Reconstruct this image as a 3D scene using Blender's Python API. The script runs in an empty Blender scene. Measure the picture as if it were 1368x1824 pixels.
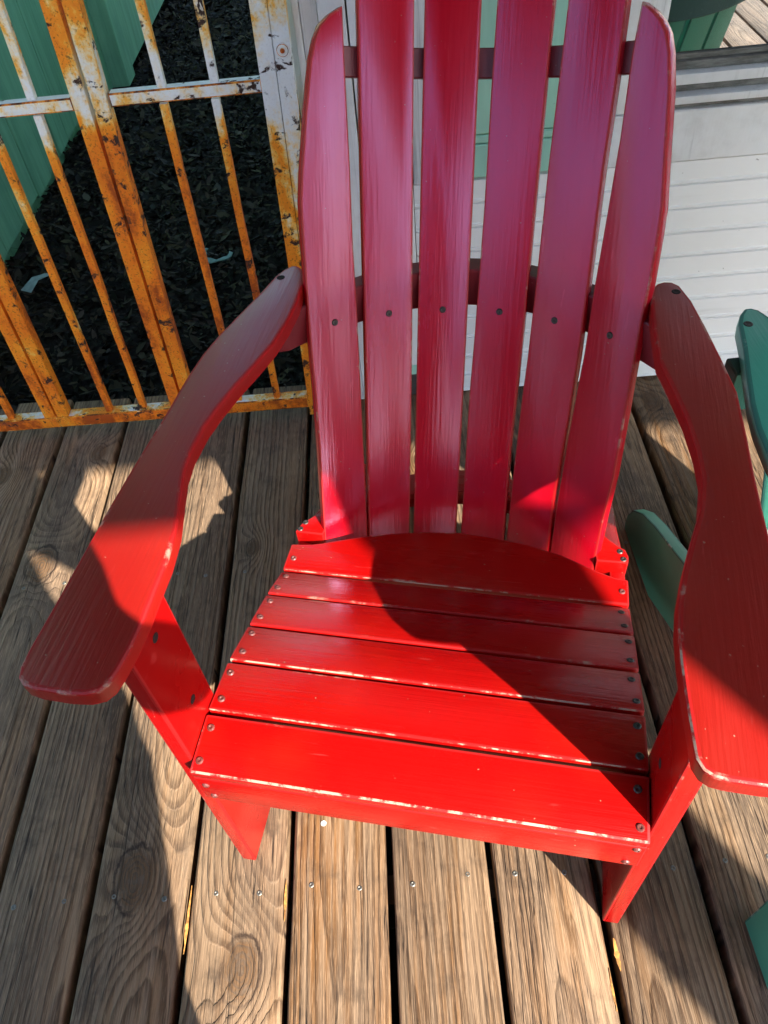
import bpy, bmesh, math, random
from mathutils import Vector, Matrix
random.seed(7)
D = bpy.data
SC = bpy.context.scene
COL = SC.collection
R = math.radians

# ------------------------------------------------------------------ camera
cam = D.cameras.new('camera'); camo = D.objects.new('camera', cam); COL.objects.link(camo)
F_PX, PITCH, ROLL, YAW = 1371.88, 0.851883, -0.113874, -0.0513534
cam.sensor_fit = 'VERTICAL'; cam.sensor_height = 24.0; cam.lens = 24.0 * F_PX / 1824.0
cam.clip_start = 0.02; cam.clip_end = 400
fw = Vector((math.sin(YAW) * math.cos(PITCH), math.cos(YAW) * math.cos(PITCH), -math.sin(PITCH)))
r0 = Vector((math.cos(YAW), -math.sin(YAW), 0)); u0 = r0.cross(fw)
rt = r0 * math.cos(ROLL) + u0 * math.sin(ROLL); up = u0 * math.cos(ROLL) - r0 * math.sin(ROLL)
CAM = Vector((0.21931, 0.0, 1.20572))
m = Matrix((rt, up, -fw)).transposed().to_4x4(); m.translation = CAM
camo.matrix_world = m
SC.camera = camo

# ------------------------------------------------------------------ sky, sun, exposure
SUN_H = Vector((0.566, -0.824, 0)); SUN_K = 1.42
SUN_EL = math.atan(1 / SUN_K)
w = D.worlds.new('World'); SC.world = w; w.use_nodes = True
nt = w.node_tree; sky = nt.nodes.new('ShaderNodeTexSky'); sky.sky_type = 'NISHITA'
sky.sun_disc = False; sky.sun_elevation = SUN_EL; sky.sun_rotation = math.atan2(SUN_H.x, SUN_H.y)
sky.air_density = 1.0; sky.dust_density = 0.6; sky.ozone_density = 2.0
bg = nt.nodes['Background']; bg.inputs['Strength'].default_value = 0.15
nt.links.new(sky.outputs[0], bg.inputs[0])
sun = D.lights.new('sun', 'SUN'); sun.energy = 3.9; sun.angle = R(0.55); sun.color = (1.0, 0.94, 0.84)
suno = D.objects.new('sun', sun); COL.objects.link(suno)
sd = Vector((SUN_H.x * SUN_K, SUN_H.y * SUN_K, 1)).normalized()
suno.rotation_euler = (-sd).to_track_quat('-Z', 'Y').to_euler(); suno.location = sd * 20
vs = SC.view_settings; vs.view_transform = 'Standard'; vs.look = 'None'; vs.exposure = 2.1; vs.gamma = 1.0
vs.use_curve_mapping = False
SC.cycles.max_bounces = 8; SC.cycles.diffuse_bounces = 5; SC.cycles.glossy_bounces = 4

# ------------------------------------------------------------------ helpers
def setp(o, label=None, cat=None, group=None, kind=None):
    if label: o['label'] = label
    if cat: o['category'] = cat
    if group: o['group'] = group
    if kind: o['kind'] = kind
    return o

def empty(name, loc=(0, 0, 0), rz=0.0, **k):
    o = D.objects.new(name, None); COL.objects.link(o); o.location = loc; o.rotation_euler = (0, 0, rz)
    o.empty_display_size = 0.1
    return setp(o, **k)

def finish(bm, name, mats, parent=None, loc=None, smooth=True, angle=32):
    me = D.meshes.new(name)
    bmesh.ops.recalc_face_normals(bm, faces=bm.faces)
    bm.to_mesh(me); bm.free()
    for mt in (mats if isinstance(mats, (list, tuple)) else [mats]): me.materials.append(mt)
    if smooth:
        me.shade_smooth(); me.set_sharp_from_angle(angle=R(angle))
    o = D.objects.new(name, me); COL.objects.link(o)
    if parent: o.parent = parent
    if loc is not None: o.location = loc
    return o

def link(name, me, parent=None, mat4=None, loc=None):
    o = D.objects.new(name, me); COL.objects.link(o)
    if parent: o.parent = parent
    if mat4 is not None: o.matrix_local = mat4
    if loc is not None: o.location = loc
    return o

def bevel(bm, off, seg=2, mat=0, minang=30):
    es = [e for e in bm.edges if len(e.link_faces) == 2 and e.calc_face_angle(0) > R(minang)]
    bmesh.ops.bevel(bm, geom=es, offset=off, segments=seg, profile=0.6, affect='EDGES', material=mat, clamp_overlap=True)

def prism(pts, off, bm=None):
    """closed prism between polygon pts and pts + off"""
    bm = bm or bmesh.new()
    off = Vector(off)
    a = [bm.verts.new(Vector(p)) for p in pts]; b = [bm.verts.new(Vector(p) + off) for p in pts]
    n = len(a)
    bm.faces.new(a); bm.faces.new(b[::-1])
    for i in range(n): bm.faces.new((a[i], b[i], b[(i + 1) % n], a[(i + 1) % n]))
    bmesh.ops.recalc_face_normals(bm, faces=bm.faces)
    return bm

def box(x0, x1, y0, y1, z0, z1, bm=None):
    return prism([(x0, y0, z0), (x1, y0, z0), (x1, y1, z0), (x0, y1, z0)], (0, 0, z1 - z0), bm)

def smooth_poly(pts, it=2, keep=()):
    for _ in range(it):
        q = []
        n = len(pts)
        for i in range(n):
            a, b = Vector(pts[i]), Vector(pts[(i + 1) % n])
            q += [a * .75 + b * .25, a * .25 + b * .75]
        pts = q
    return pts

# ------------------------------------------------------------------ node helpers
class NB:
    def __init__(s, name):
        s.m = D.materials.new(name); s.m.use_nodes = True; s.t = s.m.node_tree; s.t.nodes.clear()
        s.out = s.n('ShaderNodeOutputMaterial'); s.b = s.n('ShaderNodeBsdfPrincipled')
        s.l(s.b.outputs[0], s.out.inputs[0])
    def n(s, t): return s.t.nodes.new(t)
    def l(s, a, b): s.t.links.new(a, b)
    def put(s, sock, v):
        if hasattr(v, 'is_output') or isinstance(v, bpy.types.NodeSocket): s.l(v, sock)
        else: sock.default_value = v
    def math(s, op, a, b=None, c=None, clamp=False):
        x = s.n('ShaderNodeMath'); x.operation = op; x.use_clamp = clamp
        s.put(x.inputs[0], a)
        if b is not None: s.put(x.inputs[1], b)
        if c is not None: s.put(x.inputs[2], c)
        return x.outputs[0]
    def vec(s, x, y, z):
        c = s.n('ShaderNodeCombineXYZ'); s.put(c.inputs[0], x); s.put(c.inputs[1], y); s.put(c.inputs[2], z); return c.outputs[0]
    def sep(s, v):
        c = s.n('ShaderNodeSeparateXYZ'); s.l(v, c.inputs[0]); return c.outputs
    def pos(s):
        return s.n('ShaderNodeNewGeometry').outputs['Position']
    def objc(s):
        return s.n('ShaderNodeTexCoord').outputs['Object']
    def mapping(s, v, scale=(1, 1, 1), loc=(0, 0, 0)):
        mp = s.n('ShaderNodeMapping'); s.l(v, mp.inputs[0]); mp.inputs['Scale'].default_value = scale; mp.inputs['Location'].default_value = loc
        return mp.outputs[0]
    def noise(s, v, scale=5, detail=4, rough=.55, dist=0, out='Fac'):
        x = s.n('ShaderNodeTexNoise'); s.l(v, x.inputs['Vector']); x.inputs['Scale'].default_value = scale
        x.inputs['Detail'].default_value = detail; x.inputs['Roughness'].default_value = rough; x.inputs['Distortion'].default_value = dist
        return x.outputs[out]
    def ramp(s, f, stops, interp='LINEAR'):
        x = s.n('ShaderNodeValToRGB'); s.l(f, x.inputs[0]); cr = x.color_ramp; cr.interpolation = interp
        while len(cr.elements) < len(stops): cr.elements.new(0.5)
        for e, (p, c) in zip(cr.elements, stops):
            e.position = p; e.color = (c, c, c, 1) if isinstance(c, (int, float)) else (*c, 1)
        return x.outputs[0]
    def step(s, f, a, b):
        x = s.n('ShaderNodeMapRange'); x.interpolation_type = 'SMOOTHSTEP'; s.put(x.inputs[0], f)
        x.inputs[1].default_value = a; x.inputs[2].default_value = b; return x.outputs[0]
    def mix(s, f, a, b, mode='MIX'):
        x = s.n('ShaderNodeMix'); x.data_type = 'RGBA'; x.blend_type = mode
        s.put(x.inputs['Factor'], f)
        for k, v in ((6, a), (7, b)):
            if isinstance(v, tuple): x.inputs[k].default_value = (*v[:3], 1)
            else: s.l(v, x.inputs[k])
        return x.outputs[2]
    def attr(s, name, typ='OBJECT', out='Fac'):
        x = s.n('ShaderNodeAttribute'); x.attribute_type = typ; x.attribute_name = name; return x.outputs[out]
    def rnd(s): return s.n('ShaderNodeObjectInfo').outputs['Random']
    def bump(s, h, strength=.4, dist=.002):
        x = s.n('ShaderNodeBump'); x.inputs['Strength'].default_value = strength; x.inputs['Distance'].default_value = dist
        s.l(h, x.inputs['Height']); s.l(x.outputs[0], s.b.inputs['Normal'])
    def set(s, color=None, rough=None, spec=None, metal=None):
        if color is not None: s.put(s.b.inputs['Base Color'], (*color, 1) if isinstance(color, tuple) else color)
        if rough is not None: s.put(s.b.inputs['Roughness'], rough)
        if spec is not None: s.b.inputs['Specular IOR Level'].default_value = spec
        if metal is not None: s.b.inputs['Metallic'].default_value = metal
        return s.m

def plain(name, c, rough=.6, metal=0, spec=.5, nscale=40, namp=.25, bump=0.1):
    b = NB(name); v = b.objc(); f = b.noise(v, nscale, 5)
    col = b.mix(b.step(f, .3, .75), tuple(x * (1 - namp) for x in c), tuple(min(1, x * (1 + namp)) for x in c))
    b.set(col, rough, spec, metal)
    if bump: b.bump(f, bump, .002)
    return b.m

def paint(name, base, faded, chip, rough=.27, grain=1.0, speck=.012, axis='y', spec=.6, tint=None):
    """brushed paint over timber: faint grain relief, faded patches, few chips"""
    b = NB(name); v = b.objc()
    big = b.noise(v, 5, 4); fine = b.noise(b.mapping(v, (1, 1, 1)), 160, 3)
    g = b.noise(b.mapping(v, (10, 240, 240) if axis == 'x' else (240, 11, 11)), 1.0, 3)
    streak = b.noise(b.mapping(v, (2.5, 55, 55) if axis == 'x' else (55, 3, 3)), 1.0, 4, .6)
    col = b.mix(b.step(big, .42, .72), base, faded)
    scr = b.noise(b.mapping(v, (9, 90, 40) if axis == 'x' else (90, 12, 12)), 1.6, 2, .6)
    col = b.mix(b.math('MULTIPLY', b.step(scr, .70, .76), .35), col, tuple(min(1, x * 1.3 + .04) for x in faded))
    sp = b.noise(v, 190, 1)
    col = b.mix(b.step(sp, .80 - speck, .81 - speck), col, chip)
    ro = b.math('ADD', b.math('ADD', b.math('MULTIPLY', big, .14), b.math('MULTIPLY', streak, .09)), rough - .115)
    b.set(col, ro, spec)
    h = b.math('ADD', b.math('MULTIPLY', g, 1.6 * grain), b.math('MULTIPLY', fine, .25))
    if tint: b.b.inputs['Specular Tint'].default_value = (*tint, 1)
    b.bump(h, .22, .0016)
    return b.m

def worn(name, base, chip, amount=.5, sc=26):
    """rounded edges where the paint has partly rubbed off"""
    b = NB(name); v = b.objc()
    f = b.noise(v, sc, 6, .7); f2 = b.noise(v, 5, 2)
    k = b.math('ADD', b.math('MULTIPLY', f, .75), b.math('MULTIPLY', f2, .45))
    col = b.mix(b.step(k, .69 - .2 * amount, .78 - .2 * amount), base, chip)
    b.set(col, .5, .4); b.bump(f, .25, .002)
    return b.m

RED = paint('red_paint', (.33, .0024, .0026), (.38, .0070, .0040), (.32, .12, .08), spec=.45)
RED_S = paint('red_slat_paint', (.42, .0014, .0090), (.45, .0028, .0120), (.32, .12, .08), rough=.25, spec=.74, tint=(.80, .60, 1.0))  # crimson base and violet specular tint put the skylight sheen into the paint
RED_EDGE = worn('red_paint_worn_edge', (.36, .006, .006), (.40, .19, .14), .14)
RED_EDGE_H = worn('red_paint_heavily_worn_edge', (.40, .008, .007), (.46, .31, .225), .66, 40)
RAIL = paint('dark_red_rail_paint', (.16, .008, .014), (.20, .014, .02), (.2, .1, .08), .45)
RED_X = paint('red_seat_paint', (.33, .0022, .0020), (.38, .0070, .0030), (.32, .12, .08), axis='x', spec=.32)
RED_A = paint('red_arm_paint', (.275, .0065, .0035), (.31, .012, .006), (.34, .16, .11), rough=.36, spec=.72, speck=.02)
GRN = paint('green_paint', (.075, .38, .25), (.09, .42, .28), (.2, .3, .25), .36)
GRN_EDGE = worn('green_paint_worn_edge', (.035, .18, .13), (.35, .42, .36), .3)
SCREW = plain('dark_screw_steel', (.06, .05, .045), .45, .7, nscale=300)
SCREW_RED = plain('painted_screw', (.13, .03, .024), .45, 0, nscale=300)
GALV = plain('galvanised_screw', (.20, .19, .165), .42, .75, nscale=300)
HOLE = plain('hole_shadow_wood', (.02, .012, .01), .9)

# ------------------------------------------------------------------ weathered deck timber
def wood_mat(name, light, dark, warm, grey):
    b = NB(name)
    P = b.sep(b.pos()); X, Y = P[0], P[1]
    seed = b.attr('seed'); bc = b.attr('centre'); K = b.sep(b.attr('knot', out='Vector')); K2 = b.sep(b.attr('knot_two', out='Vector'))
    u = b.math('SUBTRACT', X, bc)
    sz = b.math('MULTIPLY', seed, 37.0)
    warp = b.math('SUBTRACT', b.noise(b.vec(b.math('MULTIPLY', u, 9.0), b.math('MULTIPLY', Y, 1.1), sz), 1.0, 3, .5), .5)
    warp2 = b.math('SUBTRACT', b.noise(b.vec(b.math('MULTIPLY', u, 30.0), b.math('MULTIPLY', Y, 5.0), sz), 1.0, 3, .5), .5)
    xc = b.math('MULTIPLY', b.math('SUBTRACT', b.math('FRACT', b.math('MULTIPLY', seed, 7.13)), .5), .13)
    h = b.math('ADD', b.math('MULTIPLY', b.noise(b.vec(0.0, b.math('MULTIPLY', Y, .9), b.math('MULTIPLY', seed, 91.0)), 1.0, 1), .09), -.012)
    ux = b.math('ADD', b.math('SUBTRACT', u, xc), b.math('MULTIPLY', warp, .022))
    r = b.math('SQRT', b.math('ADD', b.math('MULTIPLY', ux, ux), b.math('MULTIPLY', h, h)))
    r = b.math('ADD', r, b.math('MULTIPLY', warp2, .0035))
    masks = []
    for k in (K, K2):
        du = b.math('SUBTRACT', u, k[0]); dy = b.math('MULTIPLY', b.math('SUBTRACT', Y, k[1]), .62)
        dy = b.math('ADD', dy, b.math('MULTIPLY', warp2, .012))
        d = b.math('SQRT', b.math('ADD', b.math('MULTIPLY', du, du), b.math('MULTIPLY', dy, dy)))
        d = b.math('DIVIDE', d, b.math('MAXIMUM', k[2], .001))
        bumpk = b.math('EXPONENT', b.math('MULTIPLY', b.math('MULTIPLY', d, d), -.26))
        r = b.math('ADD', r, b.math('MULTIPLY', b.math('MULTIPLY', bumpk, k[2]), 2.1))
        masks.append(d)
    fib = b.noise(b.vec(b.math('MULTIPLY', X, 420.0), b.math('MULTIPLY', Y, 7.0), sz), 1.0, 3, .6)
    fine = b.noise(b.vec(b.math('MULTIPLY', X, 900.0), b.math('MULTIPLY', Y, 40.0), sz), 1.0, 2, .6)
    mid = b.noise(b.vec(b.math('MULTIPLY', b.math('ADD', X, b.math('MULTIPLY', warp, .02)), 70.0), b.math('MULTIPLY', Y, 1.6), sz), 1.0, 4, .6)
    blot = b.noise(b.vec(b.math('MULTIPLY', X, 11.0), b.math('MULTIPLY', Y, 3.0), sz), 1.0, 4, .55)
    dirt = b.noise(b.pos(), 16, 6, .65)
    fr = b.math('FRACT', b.math('ADD', b.math('MULTIPLY', r, 118.0), b.math('ADD', b.math('MULTIPLY', warp2, .9), b.math('MULTIPLY', fib, .22))))
    ring = b.ramp(fr, [(0, .10), (.12, .16), (.45, .30), (.68, .85), (.90, 1.0), (1.0, .10)])
    ringw = b.math('MULTIPLY', ring, b.math('ADD', b.math('MULTIPLY', b.step(mid, .25, .60), .62), .3))
    col = b.mix(ringw, light, dark)
    col = b.mix(b.math('MULTIPLY', b.step(mid, .42, .62), b.attr('warm')), col, b.mix(ringw, warm, tuple(x * .42 for x in warm)))
    wv = b.math('FRACT', b.math('MULTIPLY', seed, 3.71))
    col = b.mix(b.math('MULTIPLY', b.math('ADD', b.math('MULTIPLY', wv, .6), .35), b.step(blot, .36, .64)), col, grey)
    col = b.mix(b.math('MULTIPLY', b.step(fib, .50, .72), .5), col, tuple(x * .38 for x in dark))
    col = b.mix(b.math('MULTIPLY', b.step(fine, .48, .74), .5), col, tuple(min(1, x * 1.45) for x in light))
    col = b.mix(b.math('MULTIPLY', b.step(dirt, .50, .76), .6), col, tuple(x * .42 for x in grey))
    crack = b.noise(b.vec(b.math('MULTIPLY', b.math('ADD', X, b.math('MULTIPLY', warp2, .01)), 150.0), b.math('MULTIPLY', Y, 1.9), sz), 1.0, 2, .5)
    ck = b.step(b.math('ABSOLUTE', b.math('SUBTRACT', crack, .5)), .014, .0)
    ckm = b.math('MULTIPLY', ck, b.step(blot, .38, .54))
    col = b.mix(b.math('MULTIPLY', ckm, .9), col, (.014, .009, .007))
    km = None
    kn_ = b.noise(b.pos(), 55, 5, .65)
    for d in masks:
        dd = b.math('ADD', d, b.math('MULTIPLY', b.math('SUBTRACT', kn_, .5), .45))
        core = b.step(dd, 1.05, .70)
        rim = b.math('MULTIPLY', b.math('MULTIPLY', b.step(dd, 1.16, 1.03), b.step(dd, .90, 1.02)), b.step(blot, .36, .60))
        kring = b.ramp(b.math('FRACT', b.math('MULTIPLY', dd, 5.5)), [(0, .2), (.5, .55), (.9, 1.0), (1, .2)])
        kcol = b.mix(kring, tuple(x * .62 for x in warm), tuple(x * .45 for x in grey))
        kcol = b.mix(b.step(kn_, .50, .68), kcol, tuple(x * .9 for x in grey))
        col = b.mix(b.math('MULTIPLY', core, .72), col, kcol)
        col = b.mix(b.math('MULTIPLY', rim, .85), col, (.03, .016, .010))
    tone = b.math('MULTIPLY', b.math('ADD', b.math('MULTIPLY', b.math('FRACT', b.math('MULTIPLY', seed, 5.37)), .4), .76), b.attr('pale'))
    mulc = b.n('ShaderNodeVectorMath'); mulc.operation = 'SCALE'; b.l(col, mulc.inputs[0]); b.l(tone, mulc.inputs['Scale'])
    b.set(mulc.outputs[0], .72, .28)
    hh = b.math('ADD', b.math('MULTIPLY', ring, .55), b.math('MULTIPLY', fib, .5))
    hh = b.math('SUBTRACT', hh, b.math('MULTIPLY', ckm, 1.2))
    hh = b.math('ADD', hh, b.math('MULTIPLY', mid, .6)); hh = b.math('ADD', hh, b.math('MULTIPLY', fine, .3))
    b.bump(hh, .9, .0026)
    return b.m

WOOD = wood_mat('weathered_deck_timber', (.305, .198, .115), (.060, .031, .015), (.245, .112, .034), (.110, .074, .049))

# ------------------------------------------------------------------ ground and deck (setting)
GROUND_Z = -0.30
def dirt_mat():
    b = NB('dark_soil'); v = b.pos(); f = b.noise(v, 9, 8, .7); g = b.noise(v, 60, 5)
    far = b.noise(v, .6, 4)
    col = b.mix(b.step(f, .35, .7), (.012, .010, .008), (.035, .028, .022))
    y = b.sep(v)[1]
    col = b.mix(b.step(y, -1.6, -2.4), col, b.mix(far, (.05, .075, .025), (.09, .10, .045)))
    b.set(col, .95, .1); b.bump(g, .7, .01); return b.m
bm = bmesh.new()
S = 300
for i in range(2):
    pass
vsq = [bm.verts.new((x, y, GROUND_Z)) for x, y in ((-S, -S), (S, -S), (S, S), (-S, S))]
bm.faces.new(vsq)
setp(finish(bm, 'ground', dirt_mat(), smooth=False), kind='structure')

PITCHX = 0.149
Y_FRONT, Y_BACK = -1.34, 1.492
deck = empty('deck', kind='structure')
SCREW_ME = None
def screw_mesh(name, mat, rad, depth, cross=True, slot=.35):
    bm = bmesh.new()
    n = 12
    top = [bm.verts.new((rad * math.cos(2 * math.pi * i / n), rad * math.sin(2 * math.pi * i / n), 0)) for i in range(n)]
    t2 = [bm.verts.new((.72 * rad * math.cos(2 * math.pi * i / n), .72 * rad * math.sin(2 * math.pi * i / n), depth)) for i in range(n)]
    for i in range(n): bm.faces.new((top[i], top[(i + 1) % n], t2[(i + 1) % n], t2[i]))
    c = [bm.verts.new((slot * rad * (1 if i % 2 else .45) * math.cos(2 * math.pi * i / 8), slot * rad * (1 if i % 2 else .45) * math.sin(2 * math.pi * i / 8), depth * .3)) for i in range(8)]
    t3 = [bm.verts.new((slot * 1.25 * rad * math.cos(2 * math.pi * i / n), slot * 1.25 * rad * math.sin(2 * math.pi * i / n), depth)) for i in range(n)]
    for i in range(n): bm.faces.new((t2[i], t2[(i + 1) % n], t3[(i + 1) % n], t3[i]))
    bmesh.ops.bridge_loops(bm, edges=[e for e in bm.edges if (e.verts[0] in t3 and e.verts[1] in t3)] + [bm.edges.new((c[i], c[(i + 1) % 8])) for i in range(8)])
    bm.faces.new(c)
    bmesh.ops.recalc_face_normals(bm, faces=bm.faces)
    if sum(f.normal.z * f.calc_area() for f in bm.faces) < 0: bmesh.ops.reverse_faces(bm, faces=bm.faces)
    me = D.meshes.new(name); bm.to_mesh(me); bm.free(); me.materials.append(mat)
    return me
DECK_SCREW = screw_mesh('screw', GALV, .0042, .0010)

# known knots of individual boards: (x offset, y, radius); board i lies between gap i and gap i+1
KN = {-1: ((.012, .232, .027), (-.03, .985, .014)), -2: ((-.012, .36, .030), (.035, .62, .012)), -3: ((.0, 1.03, .028), (0, 9, .01)),
      -4: ((-.02, .98, .03), (.03, 1.3, .02)), 0: ((.02, -.3, .02), (-.02, 1.30, .02)), 4: ((-.01, .06, .022), (.02, 1.34, .02)),
      3: ((.035, .72, .016), (-.02, 1.15, .014)), 2: ((.01, .62, .02), (.0, -.4, .03)), 5: ((.02, .9, .02), (-.03, 1.33, .022)), 1: ((-.03, .86, .016), (.02, 1.2, .012)),
      -5: ((.02, .7, .02), (-.03, 1.25, .02))}
SEED = {-1: .115, -2: .655, -3: .412, -4: .47, 0: .905, 1: .283, 2: .362, 3: .745, 4: .533, 5: .19, -5: .83, 6: .61, 7: .07, 8: .97}
for i in range(-11, 19):
    rg = random.Random(100 + i)
    g0, g1 = .0048 + rg.random() * .0016, .0048 + rg.random() * .0016
    x0, x1 = i * PITCHX + g0, (i + 1) * PITCHX - g1
    yb = Y_BACK + rg.uniform(-.008, .012)
    # profile with eased edges, swept along Y with a little waviness
    bm = bmesh.new(); rings = []
    ny = 24
    e = .0045
    tilt = rg.uniform(-.0016, .0016)
    for j in range(ny + 1):
        y = Y_FRONT + (yb - Y_FRONT) * j / ny
        a = x0 + rg.uniform(-.0009, .0009); c = x1 + rg.uniform(-.0009, .0009)
        prof = [(a, -.036), (a, -e), (a + e * .35, -e * .35), (a + e, 0), ((a + c) / 2, -.0004), (c - e, 0), (c - e * .35, -e * .35), (c, -e), (c, -.036)]
        rings.append([bm.verts.new((px, y, pz + tilt * ((px - (a + c) / 2) / .07))) for px, pz in prof])
    for j in range(ny):
        for k in range(9):
            bm.faces.new((rings[j][k], rings[j][(k + 1) % 9], rings[j + 1][(k + 1) % 9], rings[j + 1][k]))
    bm.faces.new(rings[0]); bm.faces.new(rings[-1][::-1])
    o = finish(bm, 'board', WOOD, deck, angle=50)
    o['warm'] = {0: .95, 1: .75, 2: .6, 3: .45, -1: .35, -2: .4, -3: .25, 4: .4, 5: .95}.get(i, .35)
    o['pale'] = {-2: 1.15, -3: 1.4, -4: 1.35, -5: 1.3, 0: .92, 1: .95, 5: 1.1}.get(i, 1.0)
    o['seed'] = SEED.get(i, rg.random()); o['centre'] = (i + .5) * PITCHX
    k1, k2 = KN.get(i, ((rg.uniform(-.04, .04), rg.uniform(-.6, .9), rg.uniform(.012, .02)), (0, 9, .01)))
    o['knot'] = [float(q) for q in k1]; o['knot_two'] = [float(q) for q in k2]
    for yj in (-.86, -.262, .334, .928):
        if not (-6 <= i <= 8): continue
        for f in (.24, .76):
            s = link('screw', DECK_SCREW, o)
            s.location = (x0 + (x1 - x0) * f + rg.uniform(-.008, .008), yj + rg.uniform(-.006, .006), -.0004 + tilt * (f - .5))
            s.rotation_euler = (0, 0, rg.random() * 6)
FRESH = plain('freshly_split_timber', (.50, .22, .05), .7, nscale=120, namp=.6, bump=.5)
boards = {round((o_['centre'] / PITCHX) - .5): o_ for o_ in deck.children if 'centre' in o_.keys()}
for bi, xs, ya, yb_, wmax in ((3, .4545, .205, .245, .008), (-2, -.1462, .255, .345, .0045), (-1, -.0045, .290, .345, .0045), (2, .4395, .16, .21, .003)):
    rgs = random.Random(bi + 50); lft, rgt = [], []
    for j in range(9):
        y_ = ya + (yb_ - ya) * j / 8; hw = wmax * math.sin(math.pi * (j + .3) / 8.6) * rgs.uniform(.5, 1.1)
        lft.append((xs - hw * .5 + rgs.uniform(-.0008, .0008), y_, -.0006)); rgt.append((xs + hw * .5, y_ + rgs.uniform(-.001, .001), -.0006))
    bm = prism(lft + rgt[::-1], (0, 0, .0016)); finish(bm, 'splinter', FRESH, boards[bi])
bm = bmesh.new(); bmesh.ops.create_circle(bm, cap_ends=True, segments=9, radius=.0045, matrix=Matrix.Translation((.0497, .4245, .0006)))
finish(bm, 'paint_speck', plain('white_paint_drip', (.75, .74, .70), .5), boards[0])
bm = bmesh.new()
for yj in (-.86, -.262, .334, .928, 1.44, -1.3):
    box(-1.64, 2.83, yj - .02, yj + .02, -.18, -.0375, bm)
finish(bm, 'joist', plain('joist_timber', (.05, .04, .03), .8), deck)['kind'] = 'stuff'

# ------------------------------------------------------------------ chair
REC, RV, RW, DC = .4009, .569, .5862, .0778
def kcurve(u): return DC * (1 - (u / .2) ** 2)
def backpt(u, s, k=None, depth=0.0):
    if k is None: k = kcurve(u)
    k += depth
    return Vector((u, RV + s * math.sin(REC) + k * math.cos(REC), RW + s * math.cos(REC) - k * math.sin(REC)))
SL = [  # outline of each slat in (across, along), measured, clockwise from lower right
 dict(R=[(-.145, -.41), (-.147, -.348), (-.152, -.17), (-.157, 0), (-.161, .098), (-.163, .194), (-.167, .317), (-.168, .366)],
      L=[(-.182, .356), (-.192, .345), (-.198, .330), (-.203, .309), (-.210, .254), (-.217, .185), (-.2195, .150), (-.2192, .115), (-.218, .057), (-.2158, -.024), (-.212, -.109), (-.2095, -.193), (-.207, -.35), (-.206, -.41)]),
 dict(R=[(-.083, -.41), (-.083, -.354), (-.083, -.167), (-.0838, -.036), (-.086, .143), (-.088, .374), (-.0895, .46), (-.094, .478)],
      L=[(-.108, .486), (-.130, .480), (-.146, .466), (-.1545, .445), (-.153, .372), (-.151, .2), (-.149, .05), (-.147, -.12), (-.145, -.351), (-.1445, -.41)]),
 dict(R=[(-.008, -.41), (-.008, -.355), (-.007, -.035), (-.007, .143), (-.008, .374), (-.0085, .52), (-.012, .533)],
      L=[(-.04, .54), (-.066, .534), (-.075, .518), (-.0765, .374), (-.077, .143), (-.077, -.146), (-.077, -.355), (-.077, -.41)]),
 dict(R=[(.069, -.41), (.069, -.355), (.069, -.201), (.072, -.096), (.074, -.013), (.076, .15), (.078, .319), (.079, .371), (.0805, .518), (.074, .531)],
      L=[(.045, .538), (.018, .533), (.0115, .52), (.010, .374), (.0085, .278), (.008, .143), (.004, -.035), (.001, -.123), (-.001, -.357), (-.002, -.41)]),
 dict(R=[(.137, -.41), (.138, -.355), (.140, -.25), (.147, -.141), (.151, -.047), (.153, .05), (.155, .192), (.158, .277), (.1595, .364), (.161, .44), (.154, .463)],
      L=[(.135, .478), (.108, .482), (.0975, .465), (.094, .37), (.092, .312), (.0875, .188), (.085, .056), (.082, -.059), (.079, -.115), (.075, -.254), (.073, -.354), (.072, -.41)]),
 dict(R=[(.203, -.41), (.2045, -.354), (.209, -.266), (.2145, -.199), (.217, -.11), (.219, -.025), (.2205, .016), (.2235, .065), (.2245, .115), (.2245, .15), (.2205, .195), (.214, .275), (.2085, .311), (.203, .330), (.196, .342), (.187, .352)],
      L=[(.174, .362), (.1705, .312), (.169, .225), (.165, .141), (.160, .044), (.1575, -.04), (.156, -.06), (.149, -.165), (.144, -.271), (.142, -.356), (.141, -.41)]),
]
SEAT_V = [-.001, .0715, .1465, .2155, .2855, .3485, .40]
SEAT_W = [.372, .3805, .3705, .3455, .3185, .2885, .2850]
ARM_L = [(-.2445, .628), (-.2523, .6284), (-.2615, .617), (-.2691, .6005), (-.2797, .5563), (-.2938, .5077), (-.3065, .4617), (-.314, .424), (-.318, .384), (-.3205, .3128), (-.3245, .2449), (-.3275, .1675), (-.3285, .0933), (-.3292, .0386), (-.3303, -.0035),
         (-.3295, -.0215), (-.3260, -.0325), (-.3185, -.0385), (-.3065, -.0405), (-.2767, -.0411), (-.2590, -.0392), (-.2480, -.0345), (-.2420, -.0260), (-.2392, -.0119), (-.2370, .012), (-.2368, .042), (-.2385, .0738), (-.2398, .1078), (-.2450, .1463), (-.2570, .1905), (-.2652, .223),
         (-.2687, .2543), (-.2671, .2961), (-.2608, .3322), (-.2520, .3702), (-.2402, .4105), (-.2295, .4528), (-.2240, .4956), (-.2222, .542), (-.2250, .580), (-.2305, .607), (-.237, .6225)]
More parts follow.
